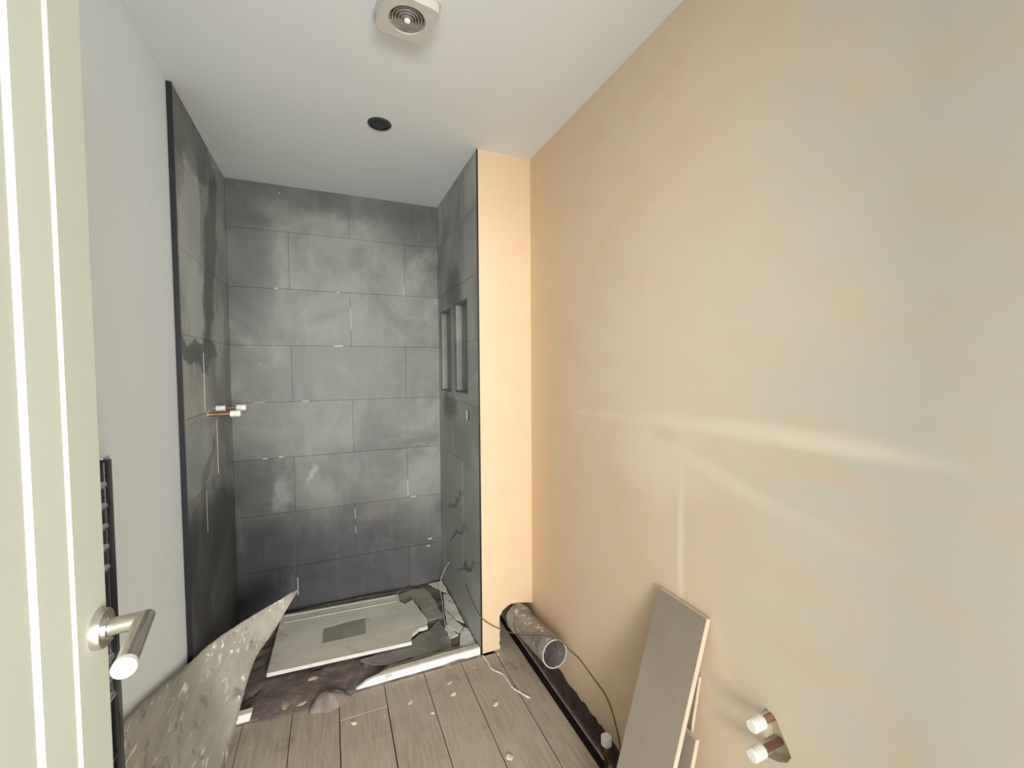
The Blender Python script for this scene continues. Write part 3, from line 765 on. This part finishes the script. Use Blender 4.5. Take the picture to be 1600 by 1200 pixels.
sheetm = mat_dirty('splattered_grey_sheet', ((0.33, 0.315, 0.265), (0.45, 0.43, 0.37), (0.21, 0.20, 0.18)), 7, 0.55, (0.86, 0.85, 0.82), 0.25, 26, (2.4, 0.45, 1.4), (0.40, 0.56), 60, (0.56, 0.68))
o = link('torn_sheet', bm, sheetm, None, True)
md = o.modifiers.new('thickness', 'SOLIDIFY'); md.thickness = 0.004; md.offset = 0
tag(o, 'torn grey splattered sheet curling from the left wall towards the shower', 'sheet')

# ------------------------------------------------------------------ wires
def wire(name, label, P, r, mat):
    bm = bmesh.new(); tube(bm, catmull(P, 10), r, 8); o = link(name, bm, mat, None, True); return tag(o, label, 'cable')
wire_w = plain('pale_wire', (0.62, 0.60, 0.52), 0.5)
wire_b = plain('brown_cable', (0.15, 0.105, 0.065), 0.5)
wire('wire', 'short pale wire standing up in the far shower corner', [(0.612, 2.385, 0.255), (0.613, 2.45, 0.205), (0.608, 2.52, 0.13), (0.602, 2.565, 0.05), (0.592, 2.52, 0.021), (0.578, 2.42, 0.021), (0.551, 2.28, 0.021), (0.531, 2.14, 0.020)], 0.0026, wire_w)
wire('cable', 'thin brown cable looping from the nib over the waste pipe to the plaster wall',
     [(0.6435, 2.15, 0.235), (0.642, 2.03, 0.200), (0.6415, 1.907, 0.192), (0.688, 1.903, 0.144), (0.742, 1.89, 0.112), (0.764, 1.75, 0.165), (0.776, 1.63, 0.228), (0.82, 1.545, 0.262), (0.872, 1.503, 0.240), (0.908, 1.53, 0.190),
      (0.9175, 1.46, 0.190), (0.9175, 1.346, 0.177), (0.9175, 1.283, 0.168), (0.9175, 1.244, 0.138), (0.9175, 1.214, 0.090), (0.9175, 1.19, 0.03), (0.9175, 1.18, -0.06)], 0.0022, wire_b)

# ------------------------------------------------------------------ plaster crumbs
crumbm = plain('plaster_crumb', (0.72, 0.64, 0.53), 0.9, 0, 0.15, 40)
def crumb(name, label, x, y, r, seed, z=0.0, flat=0.45, mat=None, group=None, stretch=1.0):
    bm = bmesh.new(); bmesh.ops.create_icosphere(bm, subdivisions=2, radius=1.0)
    rn = random.Random(seed); ang = rn.uniform(0, 3)
    for v in bm.verts:
        n = 1 + 0.45 * noise.noise(v.co * 1.7 + Vector((seed * 3.1, 0, 0)))
        c = v.co * n
        c = Vector((c.x * stretch, c.y, c.z)); c.rotate(Matrix.Rotation(ang, 3, 'Z'))
        v.co = Vector((c.x * r, c.y * r, max(c.z, -0.5) * r * flat))
    zmin = min(v.co.z for v in bm.verts)
    o = link(name, bm, mat or crumbm, None, False, (x, y, z - zmin)); return tag(o, label, 'crumb', group)
CR = [('largest pale plaster crumb on the boards before the white edging', 0.453, 1.721, 0.013, 1.5), ('pale plaster crumb on the board seam, middle of the floor', 0.351, 1.659, 0.009, 1.2),
      ('elongated plaster crumb nearest the slanted edging end', 0.278, 1.749, 0.009, 1.8), ('flat pale plaster smear on the board near the plaster wall', 0.602, 1.599, 0.012, 1.7),
      ('pale crumb nearest the camera on the floorboards', 0.560, 1.355, 0.016, 1.2), ('white two-pointed flake beside the dirt mound', 0.057, 1.734, 0.012, 1.5),
      ('pale crumb at the foot of the nib plaster', 0.722, 1.878, 0.010, 1.3), ('thin crumb under the white edging strip', 0.455, 1.79, 0.010, 2.0), ('tiny crumb just before the nib trim', 0.585, 1.84, 0.006, 1.2)]
for i, (lab, x, y, r, st) in enumerate(CR): crumb('plaster_crumb', lab, x, y, r * 0.75, i + 1, flat=0.28, stretch=st)
lump_m = plain('mortar_lump', (0.36, 0.29, 0.225), 0.95, 0, 0.2, 30)
for i, (x, y, z, lab) in enumerate([(-0.20, 1.93, 0.008, 'brown mortar lump nearest the torn sheet'), (-0.10, 2.045, 0.012, 'flat brown mortar lump just before the pale board edge'),
                                    (-0.135, 1.915, 0.006, 'narrow brown mortar lump left of the dirt mound')]):
    crumb('mortar_lump', lab, x, y, 0.015 - 0.002 * i, 30 + i, z, 0.4, lump_m, None, 1.9)
# ragged bead of white plaster dribbled over the boards
bead = [(0.648, 1.895), (0.654, 1.84), (0.655, 1.80), (0.672, 1.768), (0.690, 1.742), (0.695, 1.70), (0.698, 1.655), (0.715, 1.615), (0.742, 1.568)]
bm = bmesh.new(); P = catmull([(x, y, 0.0035) for x, y in bead], 6)
rings = []
for i, p in enumerate(P):
    r = 0.0036 * (1 + 0.6 * noise.noise(Vector((i * 0.9, 0, 7))))
    q = p + Vector((0.003 * noise.noise(Vector((i * 0.7, 3, 0))), 0.003 * noise.noise(Vector((i * 0.7, 9, 0))), 0))
    rings.append((q, max(r, 0.0015)))
for (a, ra), (b, rb) in zip(rings, rings[1:]):
    tube(bm, [a, b], ra, 8, True, rb)
o = link('plaster_dribble', bm, plain('white_dribble', (0.74, 0.68, 0.58), 0.9, 0, 0.2, 60)); tag(o, 'jagged line of white plaster running from the nib over the boards', 'plaster')
